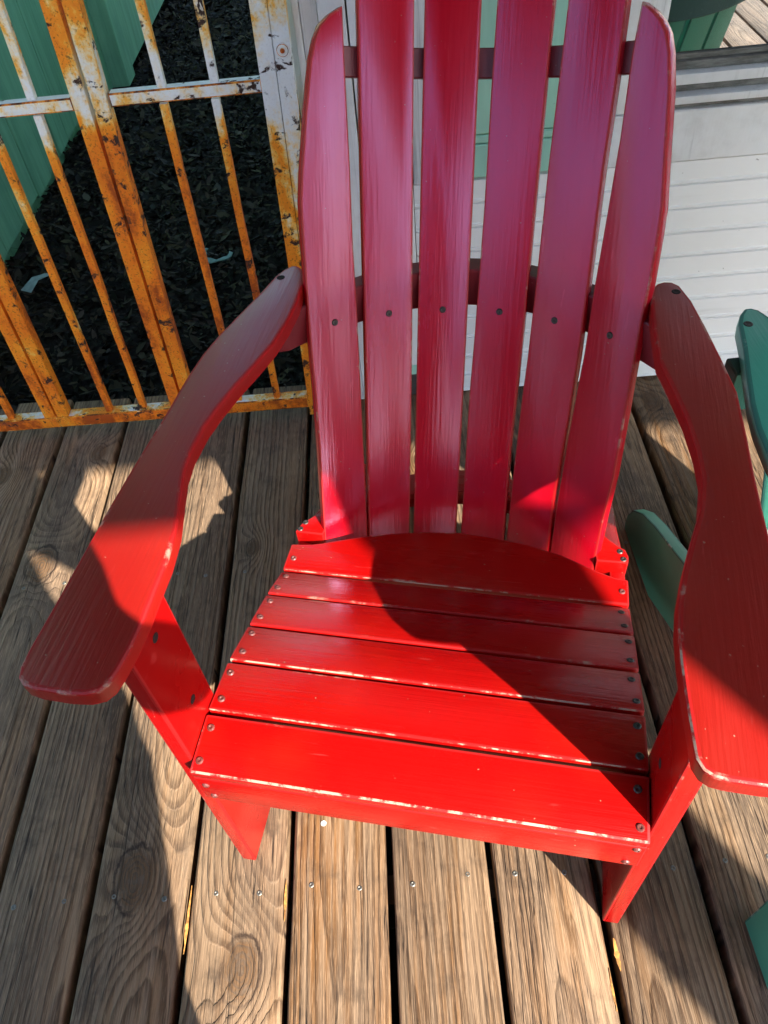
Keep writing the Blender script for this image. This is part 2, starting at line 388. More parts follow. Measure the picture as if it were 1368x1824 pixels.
ARM_R = [(.2458, .619), (.2375, .614), (.2318, .6035), (.2292, .5841), (.2288, .552), (.2294, .5216), (.2325, .459), (.2455, .4076), (.2565, .3607), (.2636, .3119), (.2658, .274), (.2605, .2309), (.2500, .1928), (.2402, .1539), (.2338, .1206), (.2314, .093), (.2319, .0588),
         (.2334, .0294), (.2358, -.0005), (.2378, -.0220), (.2425, -.0305), (.2500, -.0348), (.2600, -.0362), (.2866, -.0366), (.3060, -.0352), (.3180, -.0300), (.3245, -.0200), (.3262, .0), (.3255, .05), (.3240, .11), (.3200, .19), (.3176, .24), (.3158, .2878), (.3152, .3388), (.3130, .4091), (.3035, .46), (.2900, .5262), (.2773, .58), (.2653, .6114), (.256, .619)]

def seat_frame(i):
    a = Vector((0, SEAT_V[i], SEAT_W[i])); b = Vector((0, SEAT_V[i + 1], SEAT_W[i + 1])); return a, b

RED_SCREW_ME = screw_mesh('screw', SCREW_RED, .0047, .0018)
DARK_SCREW_ME = screw_mesh('screw', SCREW, .0048, .0012)
HOLE_ME = screw_mesh('screw', HOLE, .0058, .0006, slot=.6)

def orient(n, loc, spin=0.0):
    q = Vector((0, 0, 1)).rotation_difference(Vector(n).normalized())
    mm = (q.to_matrix() @ Matrix.Rotation(spin, 3, 'Z')).to_4x4(); mm.translation = loc; return mm

def build_chair(name, loc, rz, mats, label, group, first=True):
    P, E, EH, RL, PX, PS, PA = mats
    rg = random.Random(5)
    t = empty(name, loc, rz, label=label, cat='chair', group=group)
    # back slats -----------------------------------------------------
    for i, s in enumerate(SL):
        ks_u = [q[0] for q in s['R'] if -.36 < q[1] < .3]; kl_u = [q[0] for q in s['L'] if -.36 < q[1] < .3]
        uR, uL = sum(ks_u) / len(ks_u), sum(kl_u) / len(kl_u)
        kR, kL = kcurve(uR), kcurve(uL)
        f = lambda u, sv: backpt(u, sv, kL + (kR - kL) * (u - uL) / (uR - uL))
        out = [f(*q) for q in s['R'] + s['L']]
        n = (f(uR, 0) - f(uL, 0)).cross(f(uL, .2) - f(uL, 0)).normalized()
        if n.y > 0: n = -n
        bm = prism(out, -n * .016); bevel(bm, .0026, 2, 1, 40)
        o = finish(bm, 'back_slat', [PS, E], t)
        um, sm = (uL + uR) / 2, .0
        for sv in ([-.004] if i != 1 else [-.004]):
            c = f(um, sv - .012 * (abs(um) / .19) ** 2 + .008)
            sc = link('screw', DARK_SCREW_ME, o, orient(n, c + n * .0003, rg.random() * 3))
    # cross rails behind the slats ------------------------------------
    us = [-.29 + .58 * j / 40 for j in range(41)]
    kf = lambda u: max(kcurve(u), -.045)
    def arc_rail(nm, w0, w1, us, thick, mat, clampk=True, gap=.0175):
        front, back = [], []
        for u in us:
            k = kf(u) if clampk else kcurve(u)
            # s where the surface reaches the middle height
            wm = (w0 + w1) / 2
            kk = k + gap
            s = (wm - RW + kk * math.sin(REC)) / math.cos(REC)
            v = RV + s * math.sin(REC) + kk * math.cos(REC)
            front.append((u, v, w0)); back.append((u, v + thick, w0))
        bm = prism(front + back[::-1], (0, 0, w1 - w0)); bevel(bm, .002, 1, 1, 40)
        return finish(bm, nm, [mat, mat], t)
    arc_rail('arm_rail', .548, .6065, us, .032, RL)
    us2 = [-.206 + .412 * j / 30 for j in range(31)]
    fr = [backpt(u, .292, None, .0175) for u in us2]
    n0 = Vector((0, -math.cos(REC), math.sin(REC)))
    bk = [backpt(u, .292, None, .0395) for u in us2]
    al = Vector((0, math.sin(REC), math.cos(REC)))
    bm = prism(fr + bk[::-1], al * .034); bevel(bm, .0015, 1, 1, 40)
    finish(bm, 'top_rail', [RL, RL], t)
    # lower rail with two horns beside the slats -----------------------
    fr = [(-.253, .428), (-.2075, .427)]
    for j in range(25):
        u = -.205 + .41 * j / 24
        kk = kcurve(u) + .0215
        s = (.266 - RW + kk * math.sin(REC)) / math.cos(REC)
        fr.append((u, RV + s * math.sin(REC) + kk * math.cos(REC)))
    fr += [(.2075, .427), (.253, .428), (.2535, .44), (.249, .452), (.239, .458)]
    bkp = []
    for j in range(25):
        u = .225 - .45 * j / 24
        bkp.append((u, .470 + .120 * max(0, 1 - (u / .225) ** 2)))
    bkp += [(-.236, .457), (-.246, .446)]
    bm = prism([(a, b, .253) for a, b in fr + bkp], (0, 0, .032)); bevel(bm, .0022, 2, 1, 40)
    o = finish(bm, 'lower_rail', [PX, E], t)
    for u, v in ((-.241, .448), (-.246, .434), (.241, .448), (.246, .434)):
        link('screw', DARK_SCREW_ME, o, orient((0, 0, 1), (u, v, .2852), rg.random() * 3))
    # seat slats --------------------------------------------------------
    for i in range(6):
        a, b = seat_frame(i); d = (b - a).normalized(); n = Vector((1, 0, 0)).cross(d)
        gp = .0035
        v0 = a + d * (gp if i else 0.0)
        v1 = b - d * gp
        u = .252
        if i < 5:
            pts = [v0 + Vector((-u, 0, 0)), v0 + Vector((u, 0, 0)), v1 + Vector((u, 0, 0)), v1 + Vector((-u, 0, 0))]
        else:
            rear = [(.252, .397), (.235, .3985), (.221, .403), (.205, .409), (.19, .416), (.157, .431), (.107, .4445), (.056, .4525), (.004, .456), (-.048, .4515), (-.099, .442), (-.142, .431), (-.183, .417), (-.205, .4095), (-.22, .4055), (-.235, .4035), (-.252, .402)]
            pts = [Vector((-u, v0.y, v0.z)), Vector((u, v0.y, v0.z))] + [Vector((x, y, .2855)) for x, y in rear]
        bm = prism(pts, -n * .018)
        bevel(bm, .0028 if i else .0034, 2, 1, 40)
        if i in (0, 1, 2, 5):      # the front lip is rubbed bare
            bm.faces.ensure_lookup_table()
            for f in bm.faces:
                if f.material_index == 1 and f.calc_center_median().y < v0.y + .006 and .25 < f.normal.z < .93: f.material_index = 2
        o = finish(bm, 'seat_slat', [PX, E, EH], t)
        for sgn in (-1, 1):
            for fr_ in ((.5,) if i == 5 else (.22, .78)):
                c = v0.lerp(v1, fr_) + Vector((sgn * (.2415 + rg.uniform(-.002, .002)), 0, 0))
                mesh = RED_SCREW_ME if (sgn < 0 or i in (0, 5)) else DARK_SCREW_ME
                if i == 0 and sgn > 0 and fr_ > .5: mesh = DARK_SCREW_ME
                link('screw', mesh, o, orient(n, c + n * .0002, rg.random() * 3))
    # apron below the front slat ---------------------------------------
    bm = prism([(-.252, .0012, .353), (.252, .0012, .353), (.252, .0205, .353), (-.252, .0205, .353)], (0, 0, -.061)); bevel(bm, .002, 2, 1, 40)
    o = finish(bm, 'apron', [PX, E], t)
    for u_, w_ in ((-.241, .335), (.2425, .346), (.238, .303), (-.238, .305)):
        link('screw', RED_SCREW_ME, o, orient((0, -1, 0), (u_, .0010, w_), rg.random() * 3))
    # side rails running from the seat down to the rear feet -----------
    top = [(.022, .352), (.0715, .3615), (.1465, .3515), (.2155, .3265), (.2855, .2995), (.3485, .2695), (.41, .265), (.462, .251), (.472, .248), (.52, .222), (.562, .198), (.62, .172), (.69, .142), (.745, .112), (.785, .076), (.803, .04), (.806, .012), (.80, 0)]
    bot = [(.64, 0), (.52, .058), (.36, .128), (.18, .208), (.06, .262), (.022, .288)]
    for s_ in (-1, 1):
        bm = prism([(s_ * .2515, v, w_) for v, w_ in top + bot], (-s_ * .022, 0, 0)); bevel(bm, .0025, 2, 1, 40)
        finish(bm, 'side_rail', [P, E], t)
    # front legs --------------------------------------------------------
    for s_ in (-1, 1):
        x0 = s_ * .2535
        ptsl = [(x0, .0146, 0), (x0, .0975, 0), (x0, .0975, .6065), (x0, .0146, .6065)]
        bm = prism(ptsl, (s_ * .0215, 0, 0)); bevel(bm, .003, 2, 1, 40)
        o = finish(bm, 'front_leg', [P, E], t)
        for vv, ww in ((.058, .565), (.062, .428)):
            link('screw', HOLE_ME, o, orient((-s_, 0, 0), (x0 - s_ * .0003, vv, ww), rg.random()))
        # small corbel under the arm
        xo = x0 + s_ * .0225
        prof = [(xo, .6062), (xo + s_ * .044, .6062), (xo + s_ * .0435, .588), (xo + s_ * .040, .560), (xo + s_ * .030, .528), (xo + s_ * .018, .498), (xo + s_ * .006, .478), (xo, .468)]
        bm = prism([(a, .046, b_) for a, b_ in prof], (0, .021, 0)); bevel(bm, .002, 1, 1, 40)
        finish(bm, 'corbel', [P, E], t)
    # arms ---------------------------------------------------------------
    for s_, out in ((-1, ARM_L), (1, ARM_R)):
        bm = prism([(a, b_, .630) for a, b_ in out], (0, 0, -.0225)); bevel(bm, .0042, 3, 1, 40)
        if s_ > 0:
            for f in bm.faces:
                c = f.calc_center_median()
                if f.material_index == 1 and c.z > .62 and c.y < .10 and c.x < .322 and .3 < f.normal.z < .93: f.material_index = 2
        o = finish(bm, 'arm', [PA, E, EH], t)
        link('screw', HOLE_ME, o, orient((0, 0, 1), (s_ * .2598, .5964, .6301), 0))
    return t

chair = build_chair('adirondack_chair', (.19274, .30647, 0), R(-12.3216), (RED, RED_EDGE, RED_EDGE_H, RAIL, RED_X, RED_S, RED_A),
    'red slatted wooden garden armchair with worn edges facing the camera on the deck', 'slatted armchairs on the deck')

# the green chair beside it: a copy of the same chair in green paint
GRN_RAIL = paint('dark_green_rail_paint', (.02, .09, .07), (.03, .11, .08), (.2, .3, .25), .45)
SWAP = {'red_paint': GRN, 'red_seat_paint': GRN, 'red_slat_paint': GRN, 'red_arm_paint': GRN, 'red_paint_worn_edge': GRN_EDGE, 'red_paint_heavily_worn_edge': GRN_EDGE, 'dark_red_rail_paint': GRN_RAIL, 'painted_screw': SCREW, 'dark_screw_steel': SCREW, 'hole_shadow_wood': SCREW}
MCACHE = {}
def recolour(me):
    if me.name not in MCACHE:
        c = me.copy()
        for i, mt in enumerate(c.materials):
            if mt and mt.name in SWAP: c.materials[i] = SWAP[mt.name]
        MCACHE[me.name] = c
    return MCACHE[me.name]
def copy_tree(o, parent=None):
    c = o.copy(); COL.objects.link(c)
    if o.data: c.data = recolour(o.data)
    if parent: c.parent = parent
    for ch in list(o.children): copy_tree(ch, c)
    return c
g = copy_tree(chair); GA = R(1.6); tipl = Vector((-.252, .626, 0)); tipw = Vector((.896, .160, 0)) + tipl
g.rotation_euler = (0, 0, GA); g.location = tipw - Matrix.Rotation(GA, 3, 'Z') @ tipl
g['label'] = 'teal green slatted armchair partly cut off, standing to the right of the red chair'

# ------------------------------------------------------------------ white house
WHITE = NB('white_wall_paint'); v = WHITE.pos()
f = WHITE.noise(v, 3.5, 6, .6); st = WHITE.noise(WHITE.mapping(v, (3, 30, 26)), 1, 5, .6); sp = WHITE.noise(v, 70, 3)
c = WHITE.mix(WHITE.step(f, .35, .75), (.91, .90, .88), (.87, .86, .835))
c = WHITE.mix(WHITE.math('MULTIPLY', WHITE.step(st, .55, .8), .35), c, (.5, .47, .42))
c = WHITE.mix(WHITE.step(sp, .74, .79), c, (.25, .22, .19))
WHITE.set(c, .45, .4); WHITE.bump(st, .08, .002); WHITE = WHITE.m
TRIMW = NB('weathered_white_trim'); v = TRIMW.pos()
st = TRIMW.noise(TRIMW.mapping(v, (60, 60, 2.2)), 1, 6, .65); f = TRIMW.noise(v, 14, 6, .65)
c = TRIMW.mix(TRIMW.step(f, .4, .75), (.86, .855, .84), (.74, .725, .70))
c = TRIMW.mix(TRIMW.math('MULTIPLY', TRIMW.step(st, .54, .72), .55), c, (.30, .28, .26))
TRIMW.set(c, .55, .35); TRIMW.bump(st, .3, .003); TRIMW = TRIMW.m
SILLD = NB('mildewed_sill_paint'); v = SILLD.pos()
f = SILLD.noise(SILLD.mapping(v, (12, 40, 60)), 1, 6, .7)
c = SILLD.mix(SILLD.step(f, .38, .7), (.11, .105, .09), (.27, .26, .235)); SILLD.set(c, .8, .2); SILLD = SILLD.m  # darker tone for alternate sill steps and the sash
PGREEN = NB('pale_green_shutter_paint'); v = PGREEN.pos()
f = PGREEN.noise(PGREEN.mapping(v, (30, 30, 3)), 1, 6, .6); f2 = PGREEN.noise(v, 45, 5, .6)
c = PGREEN.mix(PGREEN.step(f, .35, .7), (.42, .74, .58), (.34, .65, .50)); c = PGREEN.mix(PGREEN.step(f2, .68, .75), c, (.12, .22, .18))
PGREEN.set(c, .4, .45); PGREEN.bump(f, .15, .002); PGREEN = PGREEN.m
DARKIN = plain('dark_interior', (.015, .015, .016), .9)
SHEATH = plain('wall_core', (.5, .49, .47), .8)

WY = 1.41
house = empty('white_house', (0.08, WY, 0), 0, label='white clapboard house wall with a window and a pale green shutter behind the chair', cat='house')
OFF = Vector((0.08, WY, 0))
def hpart(bm, name, mats, angle=32, parent=None):
    bmesh.ops.translate(bm, verts=bm.verts, vec=-OFF)
    return finish(bm, name, mats, parent or house, angle=angle)
# siding: beaded boards, each its own piece
ZS = [.003, .052, .1035, .1555, .2085, .2615, .3145, .367, .4185, .468, .515]
for i in range(len(ZS) - 1):
    z0, z1 = ZS[i], ZS[i + 1]
    hgt = z1 - z0
    # cross-section (y, z): flat face, two shallow grooves forming the bead at the foot
    sec = [(.016, z0), (.004, z0 + .0005), (.0005, z0 + .003), (.0005, z0 + .0065), (.0035, z0 + .0085), (.0035, z0 + .0098), (.0, z0 + .0118), (.0, z1 - .0012), (.003, z1 - .0004), (.016, z1 - .0004)]
    ptsb = [(.272, WY + a, b_) for a, b_ in sec]
    bm = prism(ptsb, (3.2, 0, 0))
    hpart(bm, 'siding_board', WHITE, angle=40)
# flat band board above the siding
bm = box(.588, 3.45, WY - .004, WY + .016, .5165, .608); bevel(bm, .002, 1); hpart(bm, 'band_board', TRIMW)
# vertical trim and corner boards at the left end
for (a, b_, yf, nm, mt, z0) in ((.080, .0905, .012, 'corner_moulding', TRIMW, .0), (.0915, .1025, -.002, 'corner_moulding', TRIMW, .002), (.1035, .131, .004, 'corner_board', TRIMW, .001), (.132, .176, -.004, 'corner_board', TRIMW, .012), (.179, .2705, -.002, 'corner_board', WHITE, .095)):
    bm = box(a, b_, WY + yf, WY + .05, z0, 2.2); bevel(bm, .0022, 2); hpart(bm, nm, mt)
bm = box(.181, .2700, WY + .0, WY + .03, .066, .094); bevel(bm, .002, 1); hpart(bm, 'base_block', PGREEN)
bm = box(.179, .2705, WY + .006, WY + .03, .002, .065); hpart(bm, 'plinth', plain('plinth_dark_timber', (.06, .05, .045), .8))
# pale green shutter panel: horizontal boards in a frame
sh = None
bm = box(.325, .575, WY + .006, WY + .014, .520, 2.05); sh = hpart(bm, 'shutter', PGREEN)
zz = .5225
for hh_ in (.062, .016, .11, .11, .11, .11, .11, .11, .11, .11, .11, .11, .11):
    bm = box(.327, .573, WY - .008, WY + .0055, zz, zz + hh_ - .0022); bevel(bm, .002, 1)
    bmesh.ops.translate(bm, verts=bm.verts, vec=-OFF); finish(bm, 'shutter_board', PGREEN, sh)
    zz += hh_
bm = box(.273, .3235, WY - .003, WY + .02, .5165, 2.2); bevel(bm, .002, 1); hpart(bm, 'casing', TRIMW)
# window casing, stepped sill and pane
for a, b_, yf in ((.5775, .612, -.006), (.613, .660, -.002), (.661, .700, .006)):
    bm = box(a, b_, WY + yf, WY + .06, .6095, 2.2); bevel(bm, .002, 2); hpart(bm, 'casing', TRIMW)
win = empty('window', (0, 0, 0)); win.parent = house
def wpart(bm, nm, mt):
    bmesh.ops.translate(bm, verts=bm.verts, vec=-OFF); return finish(bm, nm, mt, win)
# stepped sill: (y front, y back, z low, z high, material)
for yf, yb_, z0, z1, mt in ((.004, .05, .6095, .620, SILLD), (-.010, .05, .6205, .6335, TRIMW), (.012, .05, .634, .6475, SILLD), (.002, .05, .648, .6655, TRIMW), (.020, .05, .666, .6795, SILLD)):
    bm = box(.7010, 3.45, WY + yf, WY + yb_, z0, z1); bevel(bm, .0025, 2); wpart(bm, 'sill', mt)
GL = NB('window_glass'); gt = GL.t
gl = gt.nodes.new('ShaderNodeBsdfGlossy'); gl.inputs['Roughness'].default_value = .012; gl.inputs['Color'].default_value = (.92, .95, .97, 1)
tr = gt.nodes.new('ShaderNodeBsdfTransparent'); tr.inputs['Color'].default_value = (.55, .6, .6, 1)
mx = gt.nodes.new('ShaderNodeMixShader'); mx.inputs[0].default_value = .52
GL.l(tr.outputs[0], mx.inputs[1]); GL.l(gl.outputs[0], mx.inputs[2]); GL.l(mx.outputs[0], GL.out.inputs[0])
bm = box(.7010, 3.45, WY + .036, WY + .040, .680, 1.95); wpart(bm, 'pane', GL.m)
bm = box(.7015, 3.45, WY + .030, WY + .0355, .680, .688); wpart(bm, 'sash', SILLD)
# the room behind and the wall core
bm = bmesh.new()
box(.69, 3.46, WY + .25, WY + .26, .60, 2.0, bm)
hpart(bm, 'room_back', DARKIN)
bm = bmesh.new()
box(.092, 3.46, WY + .0505, WY + .16, -.29, .6085, bm); box(.092, .6995, WY + .0605, WY + .16, .61, 2.2, bm)
box(.7, 3.46, WY + .0505, WY + .16, 1.96, 2.2, bm)
box(.272, .60, WY + .017, WY + .05, .003, .6085, bm)
hpart(bm, 'wall_core', SHEATH)
bm = box(.085, .19, WY + .17, WY + 5.5, -.29, 2.6); hpart(bm, 'side_wall', TRIMW)

# porch roof on posts: its eave throws the long straight shade edge
ROOFW = plain('porch_ceiling_timber', (.19, .125, .08), .7, nscale=8)
EY, EZ = -1.30, 2.17
roof = empty('porch_roof', (0, 0, EZ), 0, label='timber porch roof above the deck whose straight eave shades the wall', cat='roof')
for k in range(23):
    bm = box(-1.5 + k * .25, -1.5 + k * .25 + .244, EY + .025, WY + .9, .0, .03); finish(bm, 'ceiling_board', ROOFW, roof)
bm = box(-1.52, 4.27, EY, EY + .024, .0, .16); finish(bm, 'fascia', TRIMW, roof)
bm = box(-1.52, 4.27, EY - .0005, WY + 1.0, .161, .19); finish(bm, 'roof_deck', plain('roof_shingle', (.08, .08, .085), .9), roof)
bm = box(-.072, .072, -.072, .072, -.30, 2.169); bevel(bm, .006, 2)
post = finish(bm, 'porch_post', plain('grey_post_paint', (.16, .18, .21), .6), None, loc=(1.5955, -1.20, 0))
for pp in ([(.0725, 1.38), (.128, 1.82), (.176, 1.92), (.220, 1.994), (.0725, 1.994)], [(.0725, 1.9945), (.158, 1.9945), (.158, 2.165), (.0725, 2.165)], [(.204, 1.9945), (.2205, 1.9945), (.28, 2.06), (.34, 2.165), (.204, 2.165)]):
    bm = prism([(a, -.007, b_) for a, b_ in pp], (0, .014, 0)); bevel(bm, .001, 1)
    finish(bm, 'brace', post.data.materials[0], post)  # unseen plates, outline and gap shaped to cast the slat shadow and sun spot
setp(post, 'square grey porch post holding up the eave at the front of the deck', 'post')

# ------------------------------------------------------------------ green shed across the passage
SHG = NB('teal_shed_paint'); v = SHG.pos(); sd_ = SHG.attr('seed')
f = SHG.noise(SHG.mapping(v, (20, 20, 1.6)), 1, 6, .65); f2 = SHG.noise(v, 4, 5)
fine = SHG.noise(SHG.mapping(v, (160, 160, 5)), 1, 4, .6)
c = SHG.mix(SHG.step(f, .35, .7), (.24, .50, .33), (.165, .37, .24)); c = SHG.mix(SHG.math('MULTIPLY', SHG.step(f2, .5, .75), .5), c, (.12, .30, .22))
c = SHG.mix(SHG.math('MULTIPLY', SHG.step(fine, .56, .75), .5), c, (.035, .14, .10))
SHG.set(c, .6, .3); SHG.bump(fine, .35, .003); SHG = SHG.m
shed = empty('green_shed', (-1.22, 1.6, GROUND_Z), 0, label='teal green shed wall of vertical boards beyond the rusty gate', cat='shed')
y = 0.0; rg = random.Random(3)
while y < 2.55:
    wd = rg.choice((.19, .21, .15, .24))
    z0 = rg.uniform(.05, .075)
    x1 = rg.uniform(-.004, .004)
    bm = box(-.03, x1, y + .002, y + wd - .002, z0, 3.0); bevel(bm, .003, 1)
    finish(bm, 'board', SHG, shed); y += wd
yend = y
bm = box(-.05, .085, yend + .003, yend + .14, .06, 3.0); bevel(bm, .004, 1); finish(bm, 'corner_board', SHG, shed)
bm = box(-.05, .17, yend + .145, yend + .30, .055, 3.0); bevel(bm, .004, 1); finish(bm, 'corner_board', SHG, shed)
y = yend + .305
for _ in range(9):
    wd = rg.choice((.19, .21, .24)); bm = box(-.02, .13, y, y + wd - .003, .06, 3.0); finish(bm, 'board', SHG, shed); y += wd
bm = box(-1.5, -.031, 0, 6.0, .0, 3.0); finish(bm, 'shed_body', SHG, shed)

# ------------------------------------------------------------------ rusty gate
def rust_mat(name, white_bias):
    b = NB(name); v = b.pos(); P = b.sep(v)
    n1 = b.noise(b.mapping(v, (1.25, 1.25, .5)), 11, 5, .62, .3); n2 = b.noise(v, 75, 6, .7); n3 = b.noise(v, 30, 4, .6, .4); n4 = b.noise(v, 240, 3)
    zz = P[2]
    nz = b.sep(b.n('ShaderNodeNewGeometry').outputs['Normal'])[2]
    zg = b.math('ABSOLUTE', b.math('SUBTRACT', zz, .72))
    near = b.math('MULTIPLY', b.step(zg, .10, .0), .19)
    hi = b.math('MULTIPLY', b.step(zz, .35, .85), .10)
    top = b.math('MULTIPLY', b.step(nz, .5, .8), .28)
    wbias = b.attr('white')
    k = b.math('ADD', b.math('ADD', b.math('ADD', n1, near), b.math('ADD', hi, top)), wbias)
    k = b.math('ADD', k, b.math('MULTIPLY', b.math('SUBTRACT', n2, .5), .34))
    col = b.ramp(k, [(.36, (.42, .070, .004)), (.46, (.84, .185, .006)), (.63, (.95, .30, .013)), (.69, (.94, .48, .08)), (.74, (.90, .68, .36)), (.80, (.86, .80, .70)), (.87, (.86, .85, .82))])
    dk = b.step(n3, .575, .625)
    col = b.mix(b.math('MULTIPLY', dk, b.step(n2, .40, .52)), col, (.040, .016, .010))
    col = b.mix(b.math('MULTIPLY', b.step(n4, .54, .70), b.math('SUBTRACT', .62, b.math('MULTIPLY', b.step(k, .66, .8), .5))), col, (.20, .050, .010))
    b.set(col, .62, .35)
    b.bump(b.math('ADD', b.math('MULTIPLY', n2, .7), b.math('MULTIPLY', dk, -.9)), .6, .0025)
    return b.m
RUST = rust_mat('rusted_white_paint', 0)
RUST_E = NB('flaking_rust_edge'); v = RUST_E.pos(); n_ = RUST_E.noise(RUST_E.mapping(v, (1, 1, .6)), 60, 5, .7); n2_ = RUST_E.noise(v, 20, 3)
c = RUST_E.ramp(RUST_E.math('ADD', RUST_E.math('MULTIPLY', n_, .7), RUST_E.math('MULTIPLY', n2_, .3)), [(.40, (.05, .018, .008)), (.47, (.24, .06, .010)), (.53, (.70, .20, .012)), (.60, (.90, .38, .05)), (.66, (.85, .72, .52))])
RUST_E.set(c, .7, .25); RUST_E.bump(n_, .7, .003); RUST_E = RUST_E.m
GY = 1.385
gate = empty('metal_gate', (-.28, GY, 0), 0, label='rusty white painted iron bar gate standing behind the left of the red chair', cat='gate')
GO = Vector((-.28, GY, 0))
def gpart(bm, nm, white=0.0, bev=.0025):
    bevel(bm, bev, 2, 1, 40); bmesh.ops.translate(bm, verts=bm.verts, vec=-GO)
    o = finish(bm, nm, [RUST, RUST_E], gate); o['white'] = white; return o
HT = 1.75
def bar(xb, xt, z0, z1, wdt=.013, white=0., nm='bar'):
    # slightly leaning square bar: x at z=.06 is xb, at z=.86 is xt
    f = lambda z: xb + (xt - xb) * (z - .06) / .80
    pts = []
    bm = bmesh.new()
    ring = []
    rg = random.Random(int(xb * 1000))
    for j in range(7):
        z = z0 + (z1 - z0) * j / 6; cx = f(z) + rg.uniform(-.0008, .0008); h_ = wdt / 2
        ring.append([bm.verts.new((cx + a, GY + b_, z)) for a, b_ in ((-h_, -h_), (h_, -h_), (h_, h_), (-h_, h_))])
    for j in range(6):
        for q in range(4): bm.faces.new((ring[j][q], ring[j][(q + 1) % 4], ring[j + 1][(q + 1) % 4], ring[j + 1][q]))
    bm.faces.new(ring[0]); bm.faces.new(ring[-1])
    return gpart(bm, nm, white, .002)
# uprights: pairs of square tubes where two leaves meet
TUBE = .0258
for xc, wv in ((-.6005, 0.0), (-.5685, .0), (-.302, -.02), (-.270, -.03), (.018, .10), (.0475, .12)):
    lean = .0 if xc < .0 else .0
    xt = {-.6005: -.575, -.5685: -.543, -.302: -.272, -.270: -.239, .018: .046, .0475: .074}[xc]
    f0 = xc; 
    bar(xc, xt, .0575 if xc < 0.01 else .004, HT, TUBE if xc < 0 else .0272, wv + (.02 if xc > 0 else 0), 'upright')
# thin bars
for xb, xt, wv, two in ((-.694, -.675, .08, False), (-.461, -.441, .10, False), (-.381, -.353, .05, False), (-.1565, -.140, .03, True), (-.068, -.051, .06, True), (-.79, -.765, .05, False)):
    zm = .715
    f = lambda z: xb + (xt - xb) * (z - .06) / .80
    bar(xb, xt, .0575, zm - .0065, .0135, wv - .06)
    bar(xb + (.004 if two else 0), xt + (.004 if two else 0), zm + .0185, HT, .0135, wv + .07)
# rails
for a, b_ in ((-.95, -.592), (-.5445, -.2935), (-.235, .0175)):
    pass
for a, b_, zz in ((-.97, -.6145, .721), (-.5370, -.2905, .722), (-.2285, .0285, .723)):
    gpart(box(a, b_, GY - .011, GY + .011, zz - .0105, zz + .0105), 'mid_rail', .03)
gpart(box(-.97, -.5852, GY - .014, GY + .014, .0265, .0568), 'bottom_rail', -.06)
gpart(box(-.5848, -.2868, GY - .014, GY + .014, .0268, .0566), 'bottom_rail', -.05)
gpart(box(-.2862, .0035, GY - .014, GY + .014, .0272, .0570), 'bottom_rail', -.07)
bm = bmesh.new(); n = 16
bmesh.ops.create_cone(bm, cap_ends=True, segments=16, radius1=.0105, radius2=.0095, depth=.004, matrix=Matrix.Translation((.0715, GY - .0158, .775)) @ Matrix.Rotation(R(90), 4, 'X'))
gpart(bm, 'bolt_head', .05, .0008)
bm = bmesh.new()
bmesh.ops.create_cone(bm, cap_ends=True, segments=10, radius1=.004, radius2=.0035, depth=.003, matrix=Matrix.Translation((.0715, GY - .0192, .775)) @ Matrix.Rotation(R(90), 4, 'X'))
gpart(bm, 'bolt_stub', -.4, .0004)

# ------------------------------------------------------------------ leaf litter (countless) and a few scraps
LEAF = NB('dry_dark_leaves'); a_ = LEAF.attr('tint', 'GEOMETRY', 'Color')
LEAF.set(a_, .75, .12); LEAF = LEAF.m
rg = random.Random(11)
verts, faces, cols = [], [], []
def leaf(x, y, z, L, W, yaw, pitch, roll, col):
    b0 = len(verts); cy, sy = math.cos(yaw), math.sin(yaw)
    mm = Matrix.Rotation(yaw, 3, 'Z') @ Matrix.Rotation(pitch, 3, 'Y') @ Matrix.Rotation(roll, 3, 'X')
    cup = rg.uniform(-.2, .5)
    for px, py, pz in ((-L / 2, 0, 0), (-L * .15, W / 2, cup * W * .5), (L * .2, W * .42, cup * W * .4), (L / 2, 0, cup * L * .2), (L * .2, -W * .42, cup * W * .4), (-L * .15, -W / 2, cup * W * .5)):
        q = mm @ Vector((px, py, pz)); verts.append((x + q.x, y + q.y, z + q.z))
    faces.append((b0, b0 + 1, b0 + 2, b0 + 3)); faces.append((b0, b0 + 3, b0 + 4, b0 + 5)); cols.extend([col] * 8)
for _ in range(26000):
    y = 1.4 + (rg.random() ** 1.25) * 5.6; x = rg.uniform(-1.24, .09)
    t_ = rg.random() ** 2.2
    br = .006 + .060 * t_
    colr = (br * 1.08, br * rg.uniform(.76, .9), br * rg.uniform(.42, .62), 1)
    leaf(x, y, GROUND_Z + rg.uniform(.002, .03), *((rg.uniform(.05, .085), rg.uniform(.018, .034)) if rg.random() < .10 else (rg.uniform(.016, .05), rg.uniform(.007, .018))), rg.random() * 6.28, rg.gauss(0, .4), rg.gauss(0, .5), colr)
me = D.meshes.new('leaf_litter'); me.from_pydata(verts, [], faces); at = me.color_attributes.new('tint', 'FLOAT_COLOR', 'CORNER')
flat = [q for c_ in cols for q in c_]; at.data.foreach_set('color', flat); me.materials.append(LEAF)
setp(link('leaf_litter', me), kind='stuff')
PAPER = plain('weathered_scrap_paper', (.30, .36, .34), .8, nscale=30)
def scrap(pts, name, label, cat, mt, up_):
    bm = prism([(x, y, z) for x, y, z in pts], (0, 0, up_)); bevel(bm, .0006, 1); o = finish(bm, name, mt)
    c_ = sum((Vector(v_.co) for v_ in o.data.vertices), Vector()) / len(o.data.vertices)
    o.data.transform(Matrix.Translation(-c_)); o.location = c_; return setp(o, label, cat)
scrap([(-1.118, 2.47, -.262), (-1.07, 2.44, -.258), (-1.055, 2.50, -.246), (-1.012, 2.545, -.250), (-1.055, 2.57, -.262), (-1.09, 2.535, -.252)], 'paper_scrap', 'torn pale grey paper scrap lying on dark leaves behind the gate', 'litter', PAPER, .002)
ring = []
